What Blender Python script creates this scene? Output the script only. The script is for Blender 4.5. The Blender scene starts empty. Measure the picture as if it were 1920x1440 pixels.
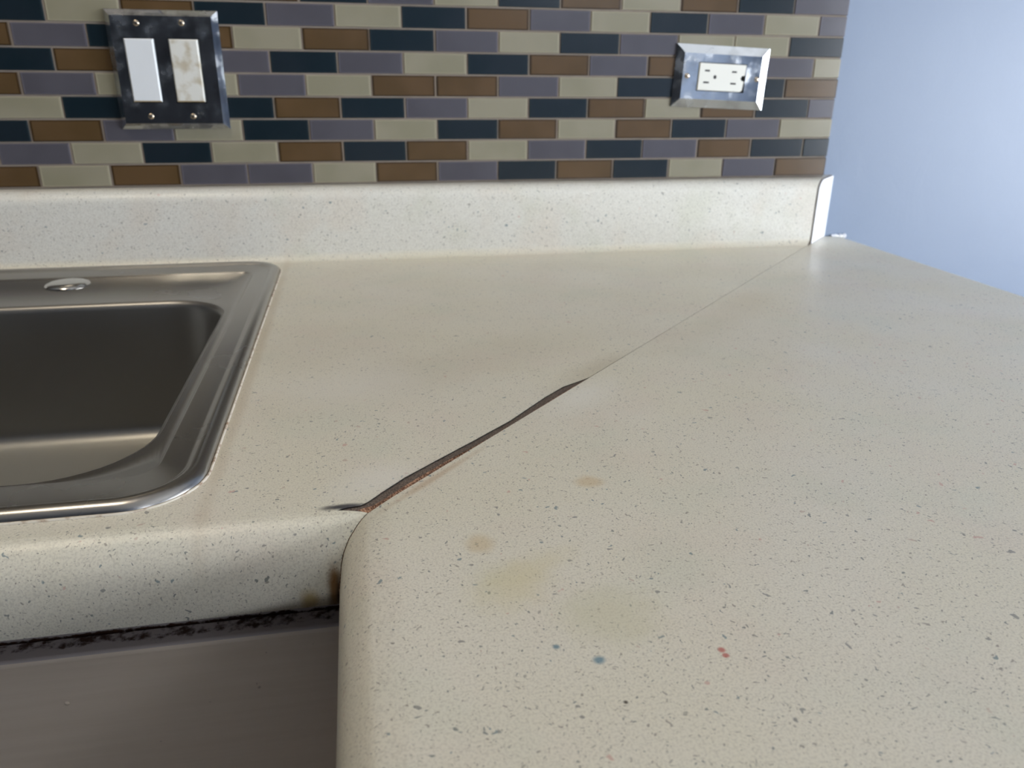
import bpy, bmesh, math, random
from mathutils import Vector, Matrix
random.seed(7)
S = bpy.context.scene
C = S.collection
# ------------------------------------------------------------------ camera
cam = bpy.data.cameras.new('camera'); co = bpy.data.objects.new('camera', cam); C.objects.link(co)
RT = (0.98176, -0.18997, 0.00802); DN = (-0.06216, -0.36051, -0.93068); FW = (0.17969, 0.9132, -0.36574)
co.matrix_world = Matrix(((RT[0], -DN[0], -FW[0], 0.0210), (RT[1], -DN[1], -FW[1], -0.3543),
                          (RT[2], -DN[2], -FW[2], 0.2163), (0, 0, 0, 1)))
cam.sensor_width = 36.0; cam.lens = 1459.9/1920*36; cam.clip_start = .01
cam.dof.use_dof = True; cam.dof.focus_distance = .44; cam.dof.aperture_fstop = 13
S.camera = co
# ------------------------------------------------------------------ light and exposure
W = bpy.data.worlds.new('daylight'); S.world = W; W.use_nodes = True
bg = W.node_tree.nodes['Background']; bg.inputs[0].default_value = (.88, .93, 1.0, 1); bg.inputs[1].default_value = 17.0
S.view_settings.view_transform = 'Standard'; S.view_settings.look = 'None'
S.view_settings.exposure = 0.1; S.view_settings.gamma = 1.0; S.view_settings.use_curve_mapping = False
S.cycles.max_bounces = 10; S.cycles.diffuse_bounces = 6
WX = 2.4                                   # right wall of the room
WY0, WY1, WZ0, WZ1 = -1.95, .12, -.38, .72  # daylight window in that wall
pl = bpy.data.lights.new('window_portal', 'AREA'); pl.shape = 'RECTANGLE'; pl.size = WZ1-WZ0; pl.size_y = WY1-WY0
pl.cycles.is_portal = True
po = bpy.data.objects.new('window_portal', pl); C.objects.link(po)
po.matrix_world = Matrix.Translation((WX+.02, (WY0+WY1)/2, (WZ0+WZ1)/2)) @ Matrix.Rotation(math.pi/2, 4, 'Y')
YF = -2.6                                  # front wall, behind the camera, with an unseen window added as fill light
VX0, VX1, VZ0, VZ1 = 1.0, 1.55, .80, 1.30
pl2 = bpy.data.lights.new('window_portal', 'AREA'); pl2.shape = 'RECTANGLE'; pl2.size = VX1-VX0; pl2.size_y = VZ1-VZ0
pl2.cycles.is_portal = True
po2 = bpy.data.objects.new('window_portal', pl2); C.objects.link(po2)
po2.matrix_world = Matrix.Translation(((VX0+VX1)/2, YF-.02, (VZ0+VZ1)/2)) @ Matrix.Rotation(math.pi/2, 4, 'X')
# ------------------------------------------------------------------ node helpers
def mat(name, col=(.8,.8,.8), rough=.5, metal=0., coat=0., spec=.5):
    m = bpy.data.materials.new(name); m.use_nodes = True
    b = m.node_tree.nodes['Principled BSDF']
    b.inputs['Base Color'].default_value = (*col, 1); b.inputs['Roughness'].default_value = rough
    b.inputs['Metallic'].default_value = metal; b.inputs['Coat Weight'].default_value = coat
    b.inputs['Specular IOR Level'].default_value = spec
    return m
class N:
    def __init__(s, m):
        s.t = m.node_tree; s.b = s.t.nodes['Principled BSDF']
        s.P = s.t.nodes.new('ShaderNodeTexCoord').outputs['Object']
    def link(s, a, b): s.t.links.new(a, b)
    def val(s, sock, v):
        if hasattr(v, 'is_linked') or hasattr(v, 'links'): s.link(v, sock)
        else: sock.default_value = v
    def math(s, op, a, b=0., clamp=False):
        n = s.t.nodes.new('ShaderNodeMath'); n.operation = op; n.use_clamp = clamp
        s.val(n.inputs[0], a); s.val(n.inputs[1], b); return n.outputs[0]
    def vmath(s, op, a, b):
        n = s.t.nodes.new('ShaderNodeVectorMath'); n.operation = op
        s.val(n.inputs[0], a); s.val(n.inputs[1], b); return n.outputs[0]
    def noise(s, scale, detail=2, rough=.5, vec=None, dist=0.):
        n = s.t.nodes.new('ShaderNodeTexNoise'); n.inputs['Scale'].default_value = scale
        n.inputs['Detail'].default_value = detail; n.inputs['Roughness'].default_value = rough
        n.inputs['Distortion'].default_value = dist
        s.link(vec or s.P, n.inputs['Vector']); return n
    def ramp(s, f, a, b, va=0., vb=1.):
        n = s.t.nodes.new('ShaderNodeMapRange'); n.interpolation_type = 'SMOOTHSTEP'
        s.val(n.inputs[0], f)
        n.inputs[1].default_value = a; n.inputs[2].default_value = b
        n.inputs[3].default_value = va; n.inputs[4].default_value = vb; return n.outputs[0]
    def mix(s, f, a, b, mode='MIX'):
        n = s.t.nodes.new('ShaderNodeMix'); n.data_type = 'RGBA'; n.blend_type = mode
        s.val(n.inputs[0], f)
        for i, v in ((6, a), (7, b)):
            if isinstance(v, tuple): n.inputs[i].default_value = (*v, 1)
            else: s.link(v, n.inputs[i])
        return n.outputs[2]
    def spot(s, c, r, soft=.5, nz=None, namp=.5, rot=0.):
        """mask of a blob: 1 inside an ellipsoid of radii r about c, with a ragged edge"""
        mp = s.t.nodes.new('ShaderNodeMapping'); mp.vector_type = 'TEXTURE'
        mp.inputs['Location'].default_value = c; mp.inputs['Rotation'].default_value = (0, 0, rot)
        mp.inputs['Scale'].default_value = r
        s.link(s.P, mp.inputs['Vector'])
        n = s.t.nodes.new('ShaderNodeVectorMath'); n.operation = 'LENGTH'; s.link(mp.outputs[0], n.inputs[0])
        d = n.outputs['Value']
        if nz is not None: d = s.math('ADD', d, s.math('MULTIPLY', s.math('SUBTRACT', nz, .5), namp*2))
        return s.ramp(d, 1-soft, 1+soft, 1, 0)
    def bump(s, h, strength, dist=.001):
        n = s.t.nodes.new('ShaderNodeBump'); n.inputs['Strength'].default_value = strength
        n.inputs['Distance'].default_value = dist; s.val(n.inputs['Height'], h)
        s.link(n.outputs[0], s.b.inputs['Normal'])
# ------------------------------------------------------------------ laminate
def laminate(name, stains_and_sheen):
    m = mat(name, rough=.36, spec=.45); k = N(m)
    warp = k.noise(160, 2)
    wv = k.vmath('SCALE', k.vmath('SUBTRACT', warp.outputs['Color'], (.5,.5,.5)), (0,0,0))
    wv.node.inputs['Scale'].default_value = .009
    v = k.vmath('ADD', k.P, wv)
    col = k.mix(k.ramp(k.noise(6, 3).outputs[0], .3, .7), (.71,.672,.545), (.72,.685,.585))
    sz = k.t.nodes.new('ShaderNodeSeparateXYZ'); k.link(k.P, sz.inputs[0])
    col = k.mix(k.ramp(sz.outputs[2], .004, .012), col, (.745,.735,.675))          # the upstand has yellowed less than the worktop
    col = k.mix(k.ramp(k.noise(17, 3, vec=k.vmath('ADD', k.P, (3.1, 1.2, 0))).outputs[0], .48, .72, 0, .4), col, (.71,.635,.54))
    col = k.mix(k.ramp(k.noise(13, 3, vec=k.vmath('ADD', k.P, (9.1, 5.2, 0))).outputs[0], .5, .75, 0, .5), col, (.63,.64,.53))
    # fine grain
    col = k.mix(k.ramp(k.noise(900, 2).outputs[0], .42, .66, 0, .34), col, (.40,.37,.31))
    def specks(scale, frac, size, c1, c2, op, off):
        global _
        vo = k.t.nodes.new('ShaderNodeTexVoronoi'); vo.inputs['Scale'].default_value = scale
        k.link(k.vmath('ADD', v, off), vo.inputs['Vector'])
        sp = k.t.nodes.new('ShaderNodeSeparateColor'); k.link(vo.outputs['Color'], sp.inputs[0])
        on = k.math('LESS_THAN', sp.outputs[0], frac)
        sz = k.math('MULTIPLY', k.math('ADD', sp.outputs[1], .35), size)
        d = k.math('SUBTRACT', sz, vo.outputs['Distance'])
        mk = k.math('MULTIPLY', k.ramp(d, 0, size*.35), k.math('MULTIPLY', on, op))
        return mk, k.mix(k.ramp(sp.outputs[2], .3, .7), c1, c2)
    for a in ((560, .75, .26, (.22,.21,.18), (.30,.27,.22), .62, (0,0,0)),
              (340, .55, .22, (.13,.15,.15), (.25,.22,.19), .74, (1.7,.3,.2)),
              (185, .18, .20, (.10,.17,.20), (.16,.16,.16), .70, (4.7,2.3,.2)),
              (145, .13, .18, (.52,.26,.22), (.45,.32,.26), .55, (7.7,6.3,.2))):
        f, c = specks(*a); col = k.mix(f, col, c)
    nz = k.noise(90, 4).outputs[0]; nb = k.noise(30, 4).outputs[0]
    for st in stains_and_sheen:
        c, r, cc, op = st[:4]; soft = st[4] if len(st) > 4 else .5; rot = st[5] if len(st) > 5 else 0
        col = k.mix(k.math('MULTIPLY', k.spot(c, r, soft, nb if max(r) > .02 else nz, .55, rot), op), col, cc)
    k.link(col, k.b.inputs['Base Color'])
    k.link(k.ramp(k.noise(11, 3).outputs[0], .3, .7, .30, .42), k.b.inputs['Roughness'])
    k.bump(k.noise(700, 2).outputs[0], .10, .0006)
    return m
YEL = (.60,.53,.29)
M_lamL = laminate('laminate_sink_side', [
    ((-.0035, .002, -.036), (.0035, .012, .014), (.16,.07,.01), .95, .6),
    ((-.001, .002, -.040), (.0022, .012, .010), (.03,.012,.004), .95, .5),
    ((-.017, .0, -.040), (.0045, .01, .006), (.40,.28,.08), .75, .5),
    ((.1, .24, 0), (.13, .035, .02), (.50,.45,.35), .28, .8, .5),
    ((-.02, .30, 0), (.07, .05, .02), (.55,.49,.38), .2, .8),
    ((.2, .20, 0), (.045, .016, .02), (.42,.36,.25), .4, .8, .7),
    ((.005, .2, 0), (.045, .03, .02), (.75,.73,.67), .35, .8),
    ((.02, .05, 0), (.025, .014, .02), (.76,.745,.69), .45, .9, .6),  # pale sheen beside the crack, painted into the colour
    ((.004, .0232, 0), (.0115, .0026, .02), (.05,.05,.06), .95, .6),
    ((-.070, .33, 0), (.0045, .30, .02), (.45,.36,.24), .45, .8)])
M_lamR = laminate('laminate_peninsula', [
    ((.070, -.025, 0), (.0065, .0075, .02), (.56,.43,.24), .5, .6),
    ((.078, -.062, 0), (.016, .014, .02), YEL, .38, .8, .8),
    ((.094, -.048, 0), (.018, .008, .02), YEL, .28, .8, .5),
    ((.142, .027, 0), (.007, .006, .02), (.55,.40,.2), .5, .6),
    ((.118, -.090, 0), (.020, .017, .02), (.56,.53,.36), .45, .7),
    ((.055, .0475, 0), (.035, .0022, .02), (.45,.30,.16), .5, .8, .785),
    ((.3, .27, 0), (.05, .03, .02), (.53,.47,.35), .3, .8, .8),
    ((.40, .36, 0), (.08, .02, .02), (.55,.47,.34), .3, .8, .8),
    ((.175, .155, 0), (.03, .013, .02), (.76,.745,.69), .5, .9, .785),  # pale sheen along the joint, painted into the colour
    ((.1552, -.1196, 0), (.0017, .0017, .01), (.45,.10,.08), .8, .4),
    ((.1555, -.1230, 0), (.0014, .0013, .01), (.45,.10,.08), .8, .4),
    ((.1042, -.1165, 0), (.0026, .0024, .01), (.08,.20,.27), .8, .5),
    ((.0893, -.1058, 0), (.0015, .0014, .01), (.08,.19,.25), .8, .5),
    ((.1075, -.1400, 0), (.0010, .0010, .01), (.03,.015,.01), .9, .4)])
M_back = mat('raw_particleboard', rough=.8); k = N(M_back)
k.link(k.mix(k.ramp(k.noise(1400, 3).outputs[0], .35, .65), (.085,.062,.048), (.20,.155,.125)), k.b.inputs['Base Color'])
k.bump(k.noise(1500, 3).outputs[0], .5, .0008)
M_copper = mat('broken_board_edge', rough=.5); k = N(M_copper)
k.link(k.mix(k.ramp(k.noise(800, 3).outputs[0], .4, .65), (.20,.09,.045), (.62,.36,.22)), k.b.inputs['Base Color'])
k.bump(k.noise(1200, 3).outputs[0], .8, .001)
M_white = mat('white_filler', (.86,.87,.90), .6)
# ------------------------------------------------------------------ other materials
def steel(name, col, r0, r1, sc=(4, 4, 400)):
    m = mat(name, col, r0, 1.0); k = N(m)
    mp = k.t.nodes.new('ShaderNodeMapping'); mp.inputs['Scale'].default_value = sc; k.link(k.P, mp.inputs[0])
    n = k.noise(3, 4, vec=mp.outputs[0]).outputs[0]
    k.link(k.ramp(n, .3, .7, r0, r1), k.b.inputs['Roughness'])
    pass
    return m
M_sink = steel('brushed_steel', (.37,.355,.335), .26, .275, (3, 3, 3))
M_bowl = steel('brushed_steel_bowl', (.30,.29,.275), .38, .42, (3, 3, 3))
k = N(M_bowl); sx = k.t.nodes.new('ShaderNodeSeparateXYZ'); k.link(k.P, sx.inputs[0])
fl = k.ramp(sx.outputs[2], -.138, -.146)          # paler and less metallic at the bottom of the bowl
k.link(k.mix(fl, (.30,.29,.275), (.36,.35,.31)), k.b.inputs['Base Color'])
k.link(k.math('SUBTRACT', 1., k.math('MULTIPLY', fl, .6)), k.b.inputs['Metallic'])
M_caulk = mat('old_caulk', rough=.5); k = N(M_caulk)
k.link(k.mix(k.ramp(k.noise(120, 4).outputs[0], .50, .68), (.66,.61,.52), (.30,.19,.11)), k.b.inputs['Base Color'])
M_chrome = mat('worn_chrome', (.60,.62,.64), .1, 1.0); k = N(M_chrome)
k.link(k.ramp(k.noise(45, 5).outputs[0], .40, .68, .07, .30), k.b.inputs['Roughness'])
k.link(k.mix(k.ramp(k.noise(40, 5, vec=k.vmath('ADD', k.P, (2,2,2))).outputs[0], .45, .7), (.62,.64,.66), (.45,.46,.47)), k.b.inputs['Base Color'])
k.bump(k.noise(25, 3).outputs[0], .12, .002)
M_hole = mat('dark_slot', (.012,.012,.012), .6)
M_screw = mat('brass_screw', (.60,.50,.38), .25, 1.0)
M_rock = mat('rocker_plastic', (.72,.75,.78), .35)
M_rockd = mat('stained_rocker_plastic', rough=.4); k = N(M_rockd)
k.link(k.mix(k.ramp(k.noise(70, 4).outputs[0], .45, .7), (.68,.68,.64), (.48,.43,.33)), k.b.inputs['Base Color'])
M_rocke = mat('yellowed_plastic', (.42,.33,.19), .5)
M_recep = mat('receptacle_plastic', (.80,.80,.74), .4)
M_cab = mat('painted_cabinet', rough=.36); k = N(M_cab)
mp = k.t.nodes.new('ShaderNodeMapping'); mp.inputs['Scale'].default_value = (6, 60, 160); k.link(k.P, mp.inputs[0])
col = k.mix(k.ramp(k.noise(2, 4, vec=mp.outputs[0]).outputs[0], .3, .7), (.72,.61,.49), (.75,.64,.52))
nz = k.noise(260, 4).outputs[0]
for c, r, cc, op in (((-.0525,.0,-.112), (.0014,.02,.0016), (.10,.03,.005), .95), ((-.0533,.0,-.1095), (.0008,.02,.0022), (.10,.03,.005), .9),
                     ((-.08,.0,-.118), (.0012,.02,.0008), (.2,.17,.14), .5), ((-.046,.0,-.088), (.0008,.02,.0008), (.1,.08,.07), .7),
                     ((-.02,.0,-.086), (.0008,.02,.0007), (.1,.08,.07), .5), ((-.11,.0,-.142), (.0008,.02,.001), (.12,.1,.09), .5)):
    col = k.mix(k.math('MULTIPLY', k.spot(c, r, .4, nz, .4), op), col, cc)
k.link(col, k.b.inputs['Base Color'])
k.bump(k.noise(2, 4, vec=mp.outputs[0]).outputs[0], .12, .001)
# grimy ledge on top of the false front and the face frame behind it
M_grime = mat('grimy_paint', rough=.6); k = N(M_grime)
sx = k.t.nodes.new('ShaderNodeSeparateXYZ'); k.link(k.P, sx.inputs[0])
n1 = k.noise(55, 5, .6).outputs[0]; n2 = k.noise(260, 3, .6).outputs[0]
g = k.math('ADD', k.math('MULTIPLY', n1, .75), k.math('MULTIPLY', n2, .4))
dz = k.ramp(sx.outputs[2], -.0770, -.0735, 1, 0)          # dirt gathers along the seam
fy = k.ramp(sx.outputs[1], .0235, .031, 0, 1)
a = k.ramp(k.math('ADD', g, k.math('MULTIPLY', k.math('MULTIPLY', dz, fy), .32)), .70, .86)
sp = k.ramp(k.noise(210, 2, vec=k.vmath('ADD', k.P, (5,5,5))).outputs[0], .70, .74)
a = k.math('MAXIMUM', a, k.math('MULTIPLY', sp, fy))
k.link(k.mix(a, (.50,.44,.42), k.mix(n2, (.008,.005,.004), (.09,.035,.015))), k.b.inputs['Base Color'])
M_wall = mat('blue_wall_paint', (.205,.262,.365), .42, spec=.4); k = N(M_wall)
k.bump(k.math('ADD', k.noise(9, 5, .6, dist=1.2).outputs[0], k.math('MULTIPLY', k.noise(220, 2).outputs[0], .12)), .10, .006)
M_room = mat('room_paint', (.12,.13,.14), .7)
M_ceil = mat('ceiling_paint', (.75,.74,.72), .8)
M_floor = mat('floor_planks', rough=.5); k = N(M_floor)
br = k.t.nodes.new('ShaderNodeTexBrick'); br.inputs['Scale'].default_value = 1.0; br.inputs['Brick Width'].default_value = 1.1
br.inputs['Row Height'].default_value = .13; br.inputs['Mortar Size'].default_value = .002
br.inputs['Color1'].default_value = (.07,.05,.035,1); br.inputs['Color2'].default_value = (.09,.065,.045,1); br.inputs['Mortar'].default_value = (.05,.035,.025,1)
k.link(k.P, br.inputs['Vector']); k.link(br.outputs[0], k.b.inputs['Base Color'])
M_grout = mat('grout', rough=.85); k = N(M_grout)
k.link(k.mix(k.noise(60, 4).outputs[0], (.19,.155,.125), (.27,.23,.19)), k.b.inputs['Base Color'])
def tilemat(name, c, c2):
    m = mat(name, rough=.22, coat=.08, spec=.4); k = N(m)
    k.link(k.mix(k.ramp(k.noise(14, 2).outputs[0], .35, .65), c, c2), k.b.inputs['Base Color'])
    m.node_tree.nodes['Principled BSDF'].inputs['Coat Roughness'].default_value = .15
    return m
TM = dict(n=tilemat('navy_glass', (.007,.015,.021), (.011,.018,.025)), b=tilemat('brown_glass', (.085,.052,.022), (.105,.064,.030)),
          g=tilemat('grey_glass', (.073,.070,.084), (.085,.082,.098)), c=tilemat('cream_glass', (.235,.22,.155), (.27,.25,.185)))
TE = dict(n=mat('navy_glass_edge', (.014,.024,.03), .2), b=mat('brown_glass_edge', (.045,.026,.010), .2),
          g=mat('grey_glass_edge', (.105,.10,.12), .2), c=mat('cream_glass_edge', (.31,.29,.21), .2))
# ------------------------------------------------------------------ object helpers
def link(name, me, parent=None, kind=None):
    o = bpy.data.objects.new(name, me); C.objects.link(o)
    if parent: o.parent = parent; o.matrix_parent_inverse = parent.matrix_world.inverted() if False else Matrix.Identity(4)
    if kind: o['kind'] = kind
    return o
def tag(o, label, cat, group=None):
    o['label'] = label; o['category'] = cat
    if group: o['group'] = group
    return o
def mesh(name, verts, faces, mats, parent=None, fm=None, smooth=False, kind=None, angle=None):
    me = bpy.data.meshes.new(name); me.from_pydata([tuple(v) for v in verts], [], faces)
    for m in (mats if isinstance(mats, (list, tuple)) else [mats]): me.materials.append(m)
    if fm: me.polygons.foreach_set('material_index', fm)
    bm = bmesh.new(); bm.from_mesh(me); bmesh.ops.recalc_face_normals(bm, faces=bm.faces); bm.to_mesh(me); bm.free()
    if smooth:
        me.polygons.foreach_set('use_smooth', [True]*len(me.polygons))
        if angle:
            me.set_sharp_from_angle(angle=math.radians(angle))
    me.update()
    return link(name, me, parent, kind)
def boxes(bxs):
    V, F = [], []
    for (x0,x1,y0,y1,z0,z1) in bxs:
        b = len(V)
        V += [(x,y,z) for x in (x0,x1) for y in (y0,y1) for z in (z0,z1)]
        F += [tuple(b+i for i in f) for f in ((0,1,3,2),(4,6,7,5),(0,4,5,1),(2,3,7,6),(0,2,6,4),(1,5,7,3))]
    return V, F
def bevelled(o, w, seg=3):
    md = o.modifiers.new('bevel', 'BEVEL'); md.width = w; md.segments = seg; md.limit_method = 'ANGLE'; md.angle_limit = math.radians(35)
    return o
def box(name, b, m, parent=None, bev=0, kind=None, seg=3):
    V, F = boxes([b]); o = mesh(name, V, F, m, parent, kind=kind, smooth=bev > 0, angle=30 if bev else None)
    if bev: bevelled(o, bev, seg)
    return o
def empty(name, loc):
    o = bpy.data.objects.new(name, None); C.objects.link(o); o.location = loc; o.empty_display_size = .02; return o
def rrect(x0, x1, y0, y1, r, n=10):
    pts = []
    for cx, cy, a0 in ((x1-r, y1-r, 0), (x0+r, y1-r, 90), (x0+r, y0+r, 180), (x1-r, y0+r, 270)):
        for i in range(n+1):
            a = math.radians(a0+90*i/n); pts.append((cx+r*math.cos(a), cy+r*math.sin(a)))
    return pts
# ------------------------------------------------------------------ room shell
YW = .70; ZF = -.914; ZC = 1.50; XL = -2.2
box('wall_back', (XL, WX, YW, YW+.1, ZF, ZC), M_wall, kind='structure')
box('wall_left', (XL-.1, XL, YF, YW, ZF, ZC), M_room, kind='structure')
V, F = boxes([(XL, VX0, YF-.1, YF, ZF, ZC), (VX1, WX, YF-.1, YF, ZF, ZC), (VX0, VX1, YF-.1, YF, ZF, VZ0), (VX0, VX1, YF-.1, YF, VZ1, ZC)])
mesh('wall_front', V, F, M_wall, kind='structure')
dd = box('added_dark_door', (-1.55, -.15, YF+.002, YF+.035, ZF, ZF+2.05), mat('added_door_dark', (.045,.05,.06), .5), kind='structure')  # unseen door, added as something dark for the chrome plates to reflect
V, F = boxes([(-1.47, -.89, YF+.035, YF+.042, ZF+.15, ZF+.95), (-1.47, -.89, YF+.035, YF+.042, ZF+1.05, ZF+1.92), (-.81, -.23, YF+.035, YF+.042, ZF+.15, ZF+.95), (-.81, -.23, YF+.035, YF+.042, ZF+1.05, ZF+1.92)])
mesh('door_panel', V, F, dd.data.materials[0], dd)
box('floor', (XL, WX, YF, YW, ZF-.1, ZF), M_floor, kind='structure')
box('ceiling', (XL, WX, YF, YW, ZC, ZC+.1), M_ceil, kind='structure')
V, F = boxes([(WX, WX+.1, YF, WY0, ZF, ZC), (WX, WX+.1, WY1, YW, ZF, ZC), (WX, WX+.1, WY0, WY1, ZF, WZ0), (WX, WX+.1, WY0, WY1, WZ1, ZC)])
mesh('wall_right', V, F, M_wall, kind='structure')
M_frame = mat('window_frame_paint', (.8,.8,.8), .4)
V, F = boxes([(WX+.01, WX+.06, WY0, WY0+.05, WZ0, WZ1), (WX+.01, WX+.06, WY1-.05, WY1, WZ0, WZ1), (WX+.01, WX+.06, WY0+.05, WY1-.05, WZ0, WZ0+.05),
              (WX+.01, WX+.06, WY0+.05, WY1-.05, WZ1-.05, WZ1), (WX+.015, WX+.055, (WY0+WY1)/2-.02, (WY0+WY1)/2+.02, WZ0+.05, WZ1-.05)])
win = mesh('window_1', V, F, M_frame, kind='structure')
M_pane = bpy.data.materials.new('window_glass'); M_pane.use_nodes = True; t = M_pane.node_tree
t.nodes.remove(t.nodes['Principled BSDF'])
tr = t.nodes.new('ShaderNodeBsdfTransparent'); gl = t.nodes.new('ShaderNodeBsdfGlossy'); gl.inputs['Roughness'].default_value = 0
mx = t.nodes.new('ShaderNodeMixShader'); mx.inputs[0].default_value = .06
t.links.new(tr.outputs[0], mx.inputs[1]); t.links.new(gl.outputs[0], mx.inputs[2]); t.links.new(mx.outputs[0], t.nodes['Material Output'].inputs[0])
box('window_pane', (WX+.033, WX+.037, WY0+.05, WY1-.05, WZ0+.05, WZ1-.05), M_pane, win)
V, F = boxes([(VX0, VX0+.05, YF-.06, YF-.01, VZ0, VZ1), (VX1-.05, VX1, YF-.06, YF-.01, VZ0, VZ1), (VX0+.05, VX1-.05, YF-.06, YF-.01, VZ0, VZ0+.05),
              (VX0+.05, VX1-.05, YF-.06, YF-.01, VZ1-.05, VZ1), (VX0+.05, VX1-.05, YF-.055, YF-.015, (VZ0+VZ1)/2-.02, (VZ0+VZ1)/2+.02)])
win2 = mesh('added_fill_window', V, F, M_frame, kind='structure')  # out of view, added to brighten the faces turned to the front
box('window_pane', (VX0+.05, VX1-.05, YF-.037, YF-.033, VZ0+.05, VZ1-.05), M_pane, win2)
# ------------------------------------------------------------------ ceiling lamp (warm)
lamp = empty('ceiling_lamp', (-.55, .0, ZC)); tag(lamp, 'round warm lamp on the ceiling above the sink', 'lamp')
def lathe(name, prof, m, parent, n=40, axis='z', c=(0,0,0)):
    V, F = [], []
    for (r, h) in prof:
        for i in range(n):
            a = 2*math.pi*i/n
            p = (r*math.cos(a), r*math.sin(a), h) if axis == 'z' else (r*math.cos(a), -h, r*math.sin(a))
            V.append((p[0]+c[0], p[1]+c[1], p[2]+c[2]))
    for j in range(len(prof)-1):
        for i in range(n): F.append((j*n+i, j*n+(i+1)%n, (j+1)*n+(i+1)%n, (j+1)*n+i))
    F.append(tuple(range(n))); F.append(tuple(range((len(prof)-1)*n, len(prof)*n)))
    return mesh(name, V, F, m, parent, smooth=True, angle=40)
lathe('lamp_base', [(.17, 0), (.17, -.02), (.15, -.025)], M_frame, lamp)
M_lamp = bpy.data.materials.new('lit_lamp_glass'); M_lamp.use_nodes = True
b = M_lamp.node_tree.nodes['Principled BSDF']; b.inputs['Emission Color'].default_value = (1, .86, .66, 1); b.inputs['Emission Strength'].default_value = 26
lathe('lamp_shade', [(.15, -.025), (.145, -.05), (.12, -.075), (.07, -.09), (.02, -.095)], M_lamp, lamp)
# ------------------------------------------------------------------ glass mosaic on the wall
PX, PZ, XE, Z1 = .0782, .0256, .6719, .1166
YT = .676
rows = {1: 'bgnbcggbcbgnbncgb', 2: 'cgncbnbcgngbnN', 3: 'nbgcngcnbcbngc', 4: 'cn?nbngcnbcbng', 5: 'bgc?gcbbgcn?nb',
        6: 'nb?gngcnbgb?gc', 7: 'bgn?bcbngcngccn', 8: 'ncbngcnbgcngcg', 9: '?cgbndgcnbcbng'}
# colours read off the photograph, right-most tile last
seq = {1: 'bcbggcbgnbncgb', 2: 'gcncbnbcgngbnn', 3: 'nbgcngcnbcbngc', 4: 'cngnbngcnbcbng', 5: 'bgcgcbbgcngnb',
       6: 'nbcgngcnbgbcgc', 7: 'bgnbcbngcngccn', 8: 'ncbngcnbgcngcg', 9: 'gcbngcnbcbng'}
# row 5: one more tile hidden behind the outlet
seq[5] = 'bgccgcbbgcncnb'
V, F, FM = [], [], []
mats = [M_grout] + [TM[c] for c in 'nbgc'] + [TE[c] for c in 'nbgc']
mi = {'n': 1, 'b': 2, 'g': 3, 'c': 4}
NR = 55; XT0 = -1.05  # upper rows, out of view, added for a darker reflection in the sink
g = .0011                                            # half grout joint
for r in range(1, NR+1):
    z0 = Z1+(r-2)*PZ; s = seq.get(r)
    i = 0; xr = XE; first = True
    while xr > XT0:
        w = PX if (r % 2 or not first) else PX/2
        xl = xr-w
        if s and i < len(s): c = s[-1-i]
        else: c = random.choice('nbgc')
        first = False; i += 1
        jx = random.uniform(-.0004,.0004); jy = random.uniform(-.0003,.0003)
        a0, a1, c0, c1 = xl+g+jx, xr-(g if i > 1 else 0)+jx, z0+g, z0+PZ-g
        e = .0022; y0 = YT+jy; b = len(V)
        V += [(a0,YT+.008,c0),(a1,YT+.008,c0),(a1,YT+.008,c1),(a0,YT+.008,c1),
              (a0,y0+.0008,c0),(a1,y0+.0008,c0),(a1,y0+.0008,c1),(a0,y0+.0008,c1),
              (a0+.0006,y0,c0+.0006),(a1-.0006,y0,c0+.0006),(a1-.0006,y0,c1-.0006),(a0+.0006,y0,c1-.0006),
              (a0+e,y0,c0+e*.6),(a1-e,y0,c0+e*.6),(a1-e,y0,c1-e*.6),(a0+e,y0,c1-e*.6)]
        for L in (0, 4, 8):
            for q in range(4):
                F.append((b+L+q, b+L+(q+1)%4, b+L+4+(q+1)%4, b+L+4+q)); FM.append(mi[c]+4)
        F.append((b+12, b+13, b+14, b+15)); FM.append(mi[c])
        xr = xl
b = len(V); v, f = boxes([(XT0, XE-.0015, YT+.0012, YW-.0008, Z1-PZ-.0008, Z1+(NR-1)*PZ)])
V += v; F += [tuple(b+i for i in q) for q in f]; FM += [0]*6
ms = mesh('mosaic_backsplash', V, F, mats, fm=FM)
tag(ms, 'brick-pattern glass mosaic in navy, brown, grey and cream on the wall above the counter', 'tile backsplash')
# ------------------------------------------------------------------ countertop, sink side
NB = -.0445
nose = [(-.0012, NB), (-.0012, -.036), (.0, -.028), (.0008, -.0215), (.0026, -.0150), (.0056, -.0092), (.0102, -.0043), (.0130, -.0022), (.0160, -.0008)]
YB = .646
prof = [(y, z) for y, z in nose] + [(.0172,-.0005), (.0185,-.0003), (.0195,-.0001)] + [(q, 0) for q in (.0200, .0225, .0235, .0250, .0278, .0360, .0513, .0718, .0938, .1200, .1568, .1742, .1900, .30, .45, .61)]
for i in range(7):                                   # cove
    a = math.radians(90*i/6); prof.append((YB-.010+.010*math.sin(a), .010-.010*math.cos(a)))
prof += [(YB, .03), (YB, .06)]
for i in range(9):                                   # rounded top edge of the backsplash
    a = math.radians(90*i/8); prof.append((YB+.016-.016*math.cos(a), .0745+.015*math.sin(a)))
prof += [(YW, .0895)]
edge = {.0172: .0125, .0185: .008, .0195: .003, .0200: -.001, .0225: .0048, .0235: .0118, .0250: .0140, .0278: .0171, .0360: .0240, .0513: .0377,
        .0718: .0603, .0938: .0849, .1200: .1133, .1568: .1463, .1742: .1640, .19: .1895}
GAP = .0004
def xend(y): return edge.get(round(y, 4), y-GAP)
XS0 = -1.05
HX0, HX1, HY0, HY1 = -.70, -.094, .0718, .61         # cut-out under the sink
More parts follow.
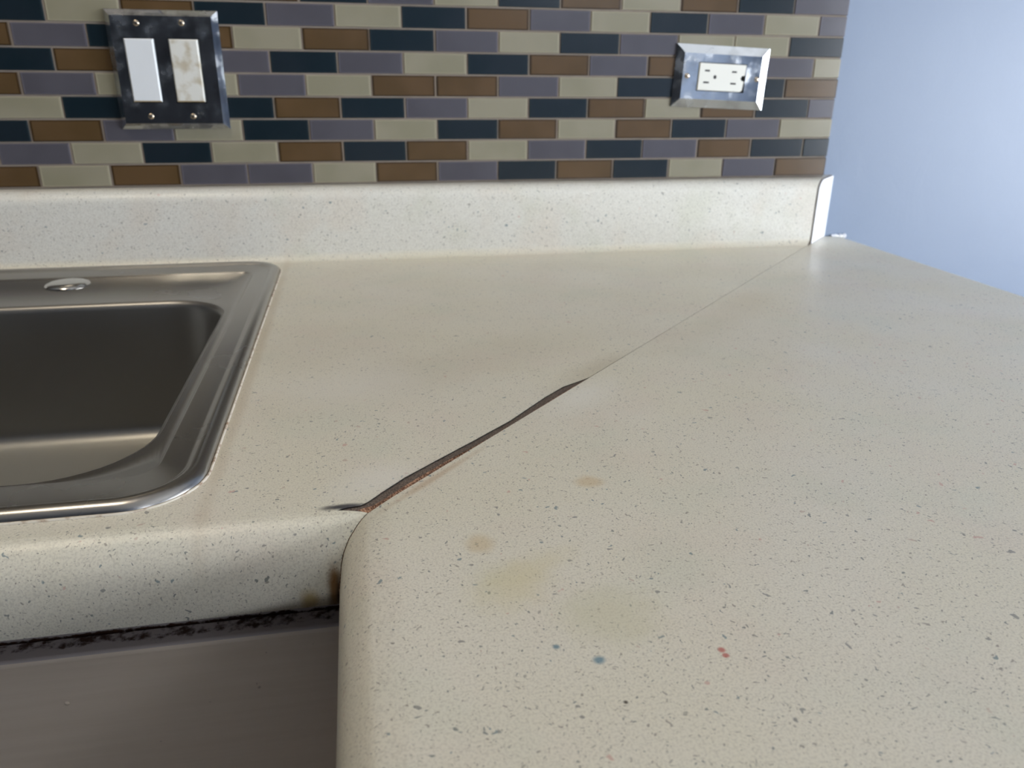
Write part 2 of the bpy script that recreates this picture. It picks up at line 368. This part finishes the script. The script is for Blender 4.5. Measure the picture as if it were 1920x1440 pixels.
ct = empty('sink_countertop', (-.2, .3, NB)); tag(ct, 'cream speckled laminate countertop holding the sink, with a torn mitre edge and upstand', 'countertop')
def local(V, e): return [(x-e.location.x, y-e.location.y, z-e.location.z) for x, y, z in V]
stx = [XS0, HX0, HX1]
V, F = [], []
for (y, z) in prof:
    for x in stx: V.append((x, y, z))
    V.append((xend(y), y, z))
for j in range(len(prof)-1):
    for i in range(3):
        if i == 1 and HY0-1e-6 <= prof[j][0] and prof[j+1][0] <= HY1+1e-6 and abs(prof[j+1][1]) < 1e-6: continue
        a = j*4+i; F.append((a, a+1, a+5, a+4))
# bottom return of the nose
b = len(V); V += [(x, .03, NB) for x in (XS0, HX0, HX1, .0296)]; F += [(i, i+1, b+i+1, b+i) for i in range(3)]
lam = link('laminate', bpy.data.meshes.new('laminate')); me = lam.data
me.from_pydata(V, [], F); me.materials.append(M_lamL)
me.polygons.foreach_set('use_smooth', [True]*len(me.polygons)); me.set_sharp_from_angle(angle=math.radians(50))
def finish_sheet(o, parent, th=.0008):
    bm = bmesh.new(); bm.from_mesh(o.data); bmesh.ops.recalc_face_normals(bm, faces=bm.faces)
    up = [f for f in bm.faces if abs(f.normal.z) > .99 and f.calc_area() > 1e-4 and f.calc_center_median().z > -.001]
    if up and up[0].normal.z < 0: bmesh.ops.reverse_faces(bm, faces=bm.faces)
    bm.to_mesh(o.data); bm.free(); o.data.set_sharp_from_angle(angle=math.radians(50))
    md = o.modifiers.new('thick', 'SOLIDIFY'); md.thickness = th; md.offset = -1; md.use_rim = True
    wn = o.modifiers.new('normals', 'WEIGHTED_NORMAL'); wn.weight = 100; wn.keep_sharp = True
    o.parent = parent; o.matrix_parent_inverse = Matrix.Translation(-parent.location)
finish_sheet(lam, ct)
# board core: same profile set in by the sheet thickness; the broken lip slopes down to the joint
def core_profile():
    t = .0009; out = []
    for y, z in prof:
        if y <= .0161 and z < -.0004: out.append((y+t*.8, z-t*.35))
        elif z <= .0105 and y < YB-.0005: out.append((y, z-t))
        elif y <= YB+.0155: out.append((y+t, z-.0003 if z < .0745 else z-t))
        else: out.append((y, z-t))
    return out
cp = core_profile()
V, F, FM = [], [], []
for (yp, zp), (y, z) in zip(cp, prof):
    w = max(0, (y-.0006)-xend(y)) if y < .19 and y > .0165 else 0
    ridge = y-GAP-max(.0004, w*(.45 if y < .08 else .25))
    V += [(XS0, yp, zp), (min(ridge, yp-.0006), yp, zp-(.0004 if w else 0)), (yp-GAP*1.2, yp, zp-min(.0035, w*.45)), (yp-GAP*1.2, yp, min(zp, NB+.001))]
n = len(prof)
for j in range(n-1):
    skip = HY0-1e-6 <= prof[j][0] and prof[j+1][0] <= HY1+1e-6
    for i in range(3):
        if i == 0 and skip: continue
        if i == 2 and j < 2: continue
        a = j*4+i; F.append((a, a+1, a+5, a+4)); FM.append(0 if i == 0 or prof[j][0] > .25 else 1)
core = mesh('board_core', local(V, ct), F, [M_back, M_copper], ct, fm=FM)
core['label'] = 'bare brown chipboard showing in the torn joint'
# strip of core top right of the sink cut-out
V2, F2 = [], []
ys = [y for y, z in prof if HY0-1e-6 <= y <= HY1+1e-6]
for y in ys:
    w = max(0, (y-.0006)-xend(y)) if y < .19 else 0
    ridge = y-GAP-max(.0004, w*(.45 if y < .08 else .25))
    V2 += [(HX1, y, -.0009), (ridge, y, -.0013 if w else -.0009)]
for j in range(len(ys)-1): F2.append((2*j, 2*j+1, 2*j+3, 2*j+2))
mesh('board_top', local(V2, ct), F2, M_back, ct)
# white end of the backsplash, lying in the mitre plane
ends = [(y, z) for y, z in prof if y >= YB-.0001]
pts = [(YB+.0016, .0005)] + [(y+.0016 if y < YB+.012 else y+.0005, z-(.0012 if z > .08 else 0)) for y, z in ends if z > .005 and y < YW-.001] + [(YW, .0883), (YW, .0005)]
V, F = [], []
for s in (0, .0012):
    V += [(y+s+.0004, y-s-.0004, z) for y, z in pts]
n = len(pts); F = [tuple(range(n)), tuple(range(n, 2*n))] + [(i, (i+1) % n, n+(i+1) % n, n+i) for i in range(n)]
e = mesh('end_cap', local(V, ct), F, M_white, ct); e['label'] = 'bare white end of the upstand'
# ------------------------------------------------------------------ countertop, peninsula
pt = empty('peninsula_countertop', (.4, 0, NB)); tag(pt, 'cream speckled laminate countertop of the peninsula, in the right foreground', 'countertop')
XR = .74; YP0 = -1.0
cols = [(x, z) for x, z in nose] + [(.03, 0), (.10, 0), (.3, 0), (.5, 0), (.6495, 0), (.65, 0), (.70, 0)]
cols += [(XR-.016, -.0004), (XR-.010, -.0022), (XR-.005, -.006), (XR-.002, -.011), (XR-.0005, -.018), (XR, -.028), (XR, NB)]
V = []
ysamp = [YP0, -.3, 0]
for x, z in cols:
    ye = x-GAP if x < .6499 else (YW-.0005)
    V += [(x, YP0, z), (x, min(-.3, ye), z), (x, min(-.01, ye-.0003), z), (x, ye, z)]
F = []
for j in range(len(cols)-1):
    for i in range(3):
        a = j*4+i; F.append((a, a+1, a+5, a+4))
b = len(V); V += [(.03, y, NB) for y in (YP0, -.3, -.01, .0296)]; F += [(i, i+1, b+i+1, b+i) for i in range(3)]
lam2 = link('laminate', bpy.data.meshes.new('laminate')); me = lam2.data; me.from_pydata(V, [], F); me.materials.append(M_lamR)
me.polygons.foreach_set('use_smooth', [True]*len(me.polygons)); me.set_sharp_from_angle(angle=math.radians(50))
finish_sheet(lam2, pt)
t = .0009
poly = [(.018+.0, .0165), (.64, .6385), (.653, .6515), (.653, YW-.002), (XR-.012, YW-.002), (XR-.012, YP0+.002), (.018, YP0+.002)]
V = [(x, y, -.0035) for x, y in poly] + [(x, y, NB+.002) for x, y in poly]
n = len(poly); F = [tuple(range(n)), tuple(range(n, 2*n))] + [(i, (i+1) % n, n+(i+1) % n, n+i) for i in range(n)]
mesh('board_core', local(V, pt), F, M_back, pt)
# little lumps of caulk at the back of the peninsula
V, F = [], []
def tube(pts, rad, n=8, closed=False):
    V, F = [], []; m = len(pts)
    for i, p in enumerate(pts):
        p = Vector(p); a = Vector(pts[(i-1) % m] if closed or i else pts[0]); c = Vector(pts[(i+1) % m] if closed or i < m-1 else pts[-1])
        d = (c-a).normalized(); u = d.cross(Vector((0,0,1))).normalized(); w = u.cross(d)
        rr = rad(i) if callable(rad) else rad
        for q in range(n):
            an = 2*math.pi*q/n; V.append(tuple(p+u*rr*math.cos(an)+w*rr*math.sin(an)))
    for i in range(m if closed else m-1):
        for q in range(n): F.append((i*n+q, i*n+(q+1) % n, ((i+1) % m)*n+(q+1) % n, ((i+1) % m)*n+q))
    return V, F
random.seed(3)
cpts = [(.712+.0022*i, YW-.0015, .0) for i in range(12)]
V, F = tube(cpts, lambda i: .0018+random.random()*.0022)
o = mesh('caulk_bead', local(V, pt), F, M_white, pt, smooth=True); o['label'] = 'lumpy white caulk where the top meets the wall'
# ------------------------------------------------------------------ sink
sk = empty('kitchen_sink', (-.395, .335, 0)); tag(sk, 'stainless steel drop-in kitchen sink set in the left countertop', 'sink')
NC = 12
OX0, OX1, OY0, OY1 = -.715, -.0745, .0365, .634
def loopv(x0, x1, y0, y1, r, z): return [(x, y, z) for x, y in rrect(x0, x1, y0, y1, r, NC)]
def ins(d, z, r): return loopv(OX0+d, OX1-d, OY0+d, OY1-d, max(r, .004), z)
CX0, CX1, CY0, CY1 = -.682, -.1045, .0755, .588
BX0, BX1, BY0, BY1 = -.672, -.1135, .0800, .476
rim = [ins(0, .0003, .042), ins(.0006, .002, .0415), ins(.002, .0040, .041), ins(.0045, .0054, .040), ins(.0075, .0056, .038), ins(.0105, .0046, .036), ins(.0125, .0030, .034), ins(.0145, .0024, .031),
       loopv(CX0-.002, CX1+.002, CY0-.002, CY1+.002, .020, .0025), loopv(CX0, CX1, CY0, CY1, .018, .0016), loopv(CX0+.0012, CX1-.0012, CY0+.001, CY1-.0012, .017, .0004),
       loopv(BX0-.001, BX1+.003, BY0-.0012, BY1+.003, .060, .0004), loopv(BX0, BX1, BY0, BY1, .064, .0002)]
bowl = [loopv(BX0, BX1, BY0, BY1, .064, .0002), loopv(BX0+.002, BX1-.002, BY0+.0015, BY1-.002, .063, -.0006), loopv(BX0+.004, BX1-.004, BY0+.003, BY1-.004, .062, -.003), loopv(BX0+.0048, BX1-.0048, BY0+.0038, BY1-.0048, .061, -.007),
        loopv(BX0+.006, BX1-.006, BY0+.005, BY1-.006, .060, -.03), loopv(BX0+.012, BX1-.012, BY0+.010, BY1-.012, .058, -.128)]
for i in range(1, 7):
    a = math.radians(15*i); q = .019*(1-math.cos(a)); bowl.append(loopv(BX0+.012+q, BX1-.012-q, BY0+.010+q, BY1-.012-q, .058-q*.5, -.128-.019*math.sin(a)))
bowl.append(loopv(-.5, -.3, .2, .36, .04, -.148)); bowl.append(loopv(-.44, -.35, .235, .325, .0449, -.150))
def loft(loops, cap=False):
    V, F = [], []; n = len(loops[0])
    for L in loops: V += L
    for j in range(len(loops)-1):
        for i in range(n): F.append((j*n+i, j*n+(i+1) % n, (j+1)*n+(i+1) % n, (j+1)*n+i))
    if cap: F.append(tuple(range((len(loops)-1)*n, len(loops)*n)))
    return V, F
V, F = loft(rim); o = mesh('rim', local(V, sk), F, M_sink, sk, smooth=True, angle=60)
V, F = loft(bowl, True); o = mesh('bowl', local(V, sk), F, M_bowl, sk, smooth=True, angle=60)
cc = loopv(OX0-.0008, OX1+.0008, OY0-.0008, OY1+.0008, .043, .0002)
random.seed(5)
V, F = tube(cc, lambda i: .0007+random.random()*.0003, 6, True)
o = mesh('caulk_line', local(V, sk), F, M_caulk, sk, smooth=True); o['label'] = 'thin yellowed caulk line round the rim'
hc = lathe('hole_cover', [(.0225, .0006), (.0228, .0016), (.0212, .0034), (.016, .0050), (.008, .0058), (.001, .006)], mat('polished_steel', (.62,.61,.59), .16, 1.), sk, 40)
hc.location = (-.2975-sk.location.x, .5585-sk.location.y, 0); hc['label'] = 'round polished hole cover'
dr = lathe('drain', [(.042, -.1495), (.042, -.1480), (.034, -.1478), (.028, -.152), (.001, -.153)], M_sink, sk, 32); dr.location = (0, -.055, 0)
# ------------------------------------------------------------------ sink base cabinet
cb = empty('sink_cabinet', (-.42, .3, ZF)); tag(cb, 'greige painted base cabinet below the sink with a grimy ledge under the counter', 'cabinet')
FY = .0395
def cbox(nm, bx, m, bev=0, par=cb, root=cb):
    x0,x1,y0,y1,z0,z1 = bx; l = root.location
    o = box(nm, (x0-l.x, x1-l.x, y0-l.y, y1-l.y, z0-l.z, z1-l.z), m, par, bev)
    return o
V, F = boxes([(-1.05, .03, FY, FY+.02, -.11, NB-.0005), (-1.05, .03, FY, FY+.02, -.30, -.2), (-1.05, -1.0, FY, FY+.02, ZF+.1, -.11), (-.47, -.42, FY, FY+.02, ZF+.1, -.11), (-.01, .03, FY, FY+.02, ZF+.1, -.11)])
ff = link('face_frame', bpy.data.meshes.new('face_frame')); ff.data.from_pydata(V, [], F); ff.data.materials.append(M_grime)
ff.parent = cb; ff.matrix_parent_inverse = Matrix.Translation(-cb.location)
V, F = boxes([(-1.05, .03, FY+.02, .69, ZF+.1, ZF+.12), (-1.05, -1.03, FY+.02, .69, ZF+.12, -.17), (.01, .03, FY+.02, .69, ZF+.12, -.17), (-1.03, .01, .67, .69, ZF+.12, -.17), (-1.05, .03, .09, .11, ZF, ZF+.1)])
mesh('body', local(V, cb), F, M_cab, cb)
def world_mesh(nm, V, F, m, root, bev, fm=None):
    """child mesh whose own coordinates stay world coordinates, so its marks sit where they belong"""
    o = mesh(nm, V, F, m, root, fm=fm, smooth=True, angle=30); o.matrix_parent_inverse = Matrix.Translation(-root.location)
    if bev: bevelled(o, bev, 4)
    return o
V, F = boxes([(-1.03, .022, .0205, FY-.0006, -.205, -.0755)])
top_i = max(range(6), key=lambda i: sum(V[v][2] for v in F[i]))
world_mesh('false_front', V, F, [M_cab, M_grime], cb, .003, [1 if i == top_i else 0 for i in range(6)])
for x0, x1 in ((-1.03, -.5), (-.495, .022)):
    V, F = boxes([(x0+.003, x1-.003, .0205, FY-.0006, ZF+.12, -.215)])
    d = world_mesh('door', V, F, M_cab, cb, .003)
    V, F = boxes([(x0+.07, x1-.07, .0175, .0207, ZF+.19, -.285)])
    q = mesh('door_panel', V, F, M_cab, d, smooth=True, angle=30); bevelled(q, .0025)
    kx = x1-.04 if x0 < -.6 else x0+.04
    kn = lathe('knob', [(.006, 0), (.006, .012), (.014, .018), (.015, .024), (.008, .029)], M_screw, d, 24, 'y', (kx, .0205, -.27))
# small paint blister on the false front
V, F = [], []
bl = lathe('paint_blister', [(.0014, 0), (.0013, .0004), (.0008, .0008), (.0001, .001)], M_cab, cb, 16, 'y', (-.1535, .0207, -.1062))
bl.matrix_parent_inverse = Matrix.Translation(-cb.location)
# ------------------------------------------------------------------ peninsula cabinet
pc = empty('peninsula_cabinet', (.38, -.45, ZF)); tag(pc, 'greige painted base cabinet under the peninsula top', 'cabinet')
V, F = boxes([(.06, .70, -.98, .036, ZF+.1, NB-.0005), (.0315, .70, .036, .69, ZF+.1, NB-.0005), (.10, .66, -.95, .69, ZF, ZF+.1)])
mesh('body', local(V, pc), F, M_cab, pc)
for y0, y1 in ((-.97, -.51), (-.50, -.04)):
    V, F = boxes([(.0405, .0597, y0, y1, ZF+.12, -.215)]); d = world_mesh('door', V, F, M_cab, pc, .003)
    V, F = boxes([(.0405, .0597, y0, y1, -.205, -.0755)]); d = world_mesh('drawer', V, F, M_cab, pc, .003)
# ------------------------------------------------------------------ wall plates
def plate(root, w, h, openings, th=.0075, bev=.0075, m=M_chrome):
    """bevelled plate in its own frame (x right, z up, -y towards the room) with rectangular openings"""
    xs = sorted({-w/2+bev, w/2-bev, *[o[0] for o in openings], *[o[1] for o in openings]})
    zs = sorted({-h/2+bev, h/2-bev, *[o[2] for o in openings], *[o[3] for o in openings]})
    V, F = [], []; idx = {}
    def vid(x, y, z):
        k_ = (round(x,6), round(y,6), round(z,6))
        if k_ not in idx: idx[k_] = len(V); V.append(k_)
        return idx[k_]
    hole = lambda x, z: any(o[0] < x < o[1] and o[2] < z < o[3] for o in openings)
    for i in range(len(xs)-1):
        for j in range(len(zs)-1):
            if hole((xs[i]+xs[i+1])/2, (zs[j]+zs[j+1])/2): continue
            F.append((vid(xs[i],-th,zs[j]), vid(xs[i+1],-th,zs[j]), vid(xs[i+1],-th,zs[j+1]), vid(xs[i],-th,zs[j+1])))
    for a, b_, c, d in openings:
        q = [(a,c),(b_,c),(b_,d),(a,d)]
        for i in range(4):
            p0, p1 = q[i], q[(i+1) % 4]
            F.append((vid(p0[0],-th,p0[1]), vid(p1[0],-th,p1[1]), vid(p1[0],-.0012,p1[1]), vid(p0[0],-.0012,p0[1])))
    ring = [[(-w/2+bev,-h/2+bev),(w/2-bev,-h/2+bev),(w/2-bev,h/2-bev),(-w/2+bev,h/2-bev)], [(-w/2,-h/2),(w/2,-h/2),(w/2,h/2),(-w/2,h/2)]]
    def side(pa, pb, ya, yb, coords):
        # edge points of the flat face along this side, so the bevel shares its vertices
        F.append(tuple([vid(pb[0][0], yb, pb[0][1]), vid(pb[1][0], yb, pb[1][1])] + [vid(x, ya, z) for x, z in reversed(coords)]))
    zb, zt, xa, xb = -h/2+bev, h/2-bev, -w/2+bev, w/2-bev
    side(None, [ring[1][0], ring[1][1]], -th, -.0016, [(x, zb) for x in xs])
    side(None, [ring[1][1], ring[1][2]], -th, -.0016, [(xb, z) for z in zs])
    side(None, [ring[1][2], ring[1][3]], -th, -.0016, [(x, zt) for x in reversed(xs)])
    side(None, [ring[1][3], ring[1][0]], -th, -.0016, [(xa, z) for z in reversed(zs)])
    for i in range(4):
        p0, p1 = ring[1][i], ring[1][(i+1) % 4]
        F.append((vid(p0[0],-.0016,p0[1]), vid(p1[0],-.0016,p1[1]), vid(p1[0],0,p1[1]), vid(p0[0],0,p0[1])))
    return mesh('wall_plate', V, F, m, root)
def screw(root, x, z, th=.0075, rot=.4):
    V, F = [], []; n = 20
    for r, y in ((.0034, -th+.0002), (.0032, -th-.0006), (.0022, -th-.0012), (.0008, -th-.0014)):
        V += [(x+r*math.cos(2*math.pi*i/n), y, z+r*math.sin(2*math.pi*i/n)) for i in range(n)]
    for j in range(3):
        for i in range(n): F.append((j*n+i, j*n+(i+1) % n, (j+1)*n+(i+1) % n, (j+1)*n+i))
    F.append(tuple(range(3*n, 4*n)))
    FM = [0]*len(F)
    c, s = math.cos(rot), math.sin(rot); b = len(V)
    for u, w_ in ((-.0026,-.0003),(.0026,-.0003),(.0026,.0003),(-.0026,.0003)):
        V.append((x+u*c-w_*s, -th-.00145, z+u*s+w_*c))
    F.append((b,b+1,b+2,b+3)); FM.append(1)
    return mesh('screw', V, F, [M_screw, M_hole], root, fm=FM, smooth=True, angle=50)
sw = empty('light_switch', (-.184, YT-.0003, .2207)); tag(sw, 'chrome double wall plate with two white rocker switches on the mosaic', 'light switch')
ops = [(-.0425, -.0095, -.0345, .0345), (.0050, .0380, -.0345, .0345)]
plate(sw, .121, .128, ops, .0090, .0066)
for (a, b_, c, d), m, lb in zip(ops, (M_rock, M_rockd), ('clean white rocker', 'yellow-stained white rocker')):
    V = []
    x0, x1, z0, z1 = a+.0010, b_-.0010, c+.001, d-.001
    for y, i_ in ((-.002, 0), (-.0108, 0), (-.0122, .0014)):
        V += [(x0+i_, y, z0+i_), (x1-i_, y, z0+i_), (x1-i_, y, z1-i_), (x0+i_, y, z1-i_)]
    # a rocker leans: its top half sits further out
    V = [(x, y-(.0016*(z/.034) if y < -.004 else 0), z) for x, y, z in V]
    F = [(0,1,5,4),(1,2,6,5),(2,3,7,6),(3,0,4,7),(4,5,9,8),(5,6,10,9),(6,7,11,10),(7,4,8,11),(8,9,10,11)]
    FM = [1,0,0,0,1,0,0,0,0] 
    o = mesh('rocker', V, F, [m, M_rocke], sw, fm=FM); o['label'] = lb
for x, z in ((-.0266, .0496), (.0215, .0506), (-.0254, -.0493), (.0212, -.0494)): screw(sw, x, z, .0090, rot=random.uniform(0, 3))
V, F = boxes([(-.05, .05, -.0012, -.0002, -.04, .04)]); mesh('switch_body', V, F, M_hole, sw)
ol = empty('power_outlet', (.4990, YT-.0003, .2190)); ol.rotation_euler = (0, math.radians(2.2), 0)
tag(ol, 'chrome single wall plate with a white sideways duplex outlet on the mosaic', 'outlet')
op = (-.0337, .0337, -.0175, .0175)
plate(ol, .130, .0765, [op], .0055, .0105)
# receptacle face: outline with a broken notch at its right end
w2, h2 = .0325, .0166
out = [(-w2, -h2), (w2-.0045, -h2), (w2-.002, -h2+.002), (w2-.001, -.0032), (w2-.0045, -.0028), (w2-.0062, 0), (w2-.0045, .0030), (w2-.0005, .0034), (w2, h2), (-w2, h2)]
V = [(x, -.002, z) for x, z in out] + [(x, -.0068, z) for x, z in out] ; n = len(out)
F = [tuple(range(n, 2*n))] + [(i, (i+1) % n, n+(i+1) % n, n+i) for i in range(n)]
rc = mesh('receptacle', V, F, M_recep, ol); bevelled(rc, .0006, 2)
def slot(x, z, w, h, rnd=False):
    if rnd: pts = [(x+w/2*math.cos(a*math.pi/6), z+h/2*math.sin(a*math.pi/6)) for a in range(12)]
    else: pts = [(x-w/2, z-h/2), (x+w/2, z-h/2), (x+w/2, z+h/2), (x-w/2, z+h/2)]
    n = len(pts); V = [(a, -.0066, c) for a, c in pts]+[(a, -.00692, c) for a, c in pts]
    F = [tuple(range(n, 2*n))]+[(i, (i+1) % n, n+(i+1) % n, n+i) for i in range(n)]
    mesh('socket_slot', V, F, M_hole, rc)
for x, z, w, h, r in ((-.0215, .0075, .0068, .0021, 0), (-.0215, -.0068, .0078, .0021, 0), (-.0100, .0002, .0044, .0048, 1), (.0165, .0075, .0068, .0021, 0), (.0165, -.0068, .0078, .0021, 0)): slot(x, z, w, h, r)
V, F = boxes([(-.036, .036, -.0012, -.0002, -.02, .02)]); mesh('outlet_box', V, F, M_hole, ol)
for x in (-.0482, .0500): screw(ol, x, 0, .0055, rot=1.2)
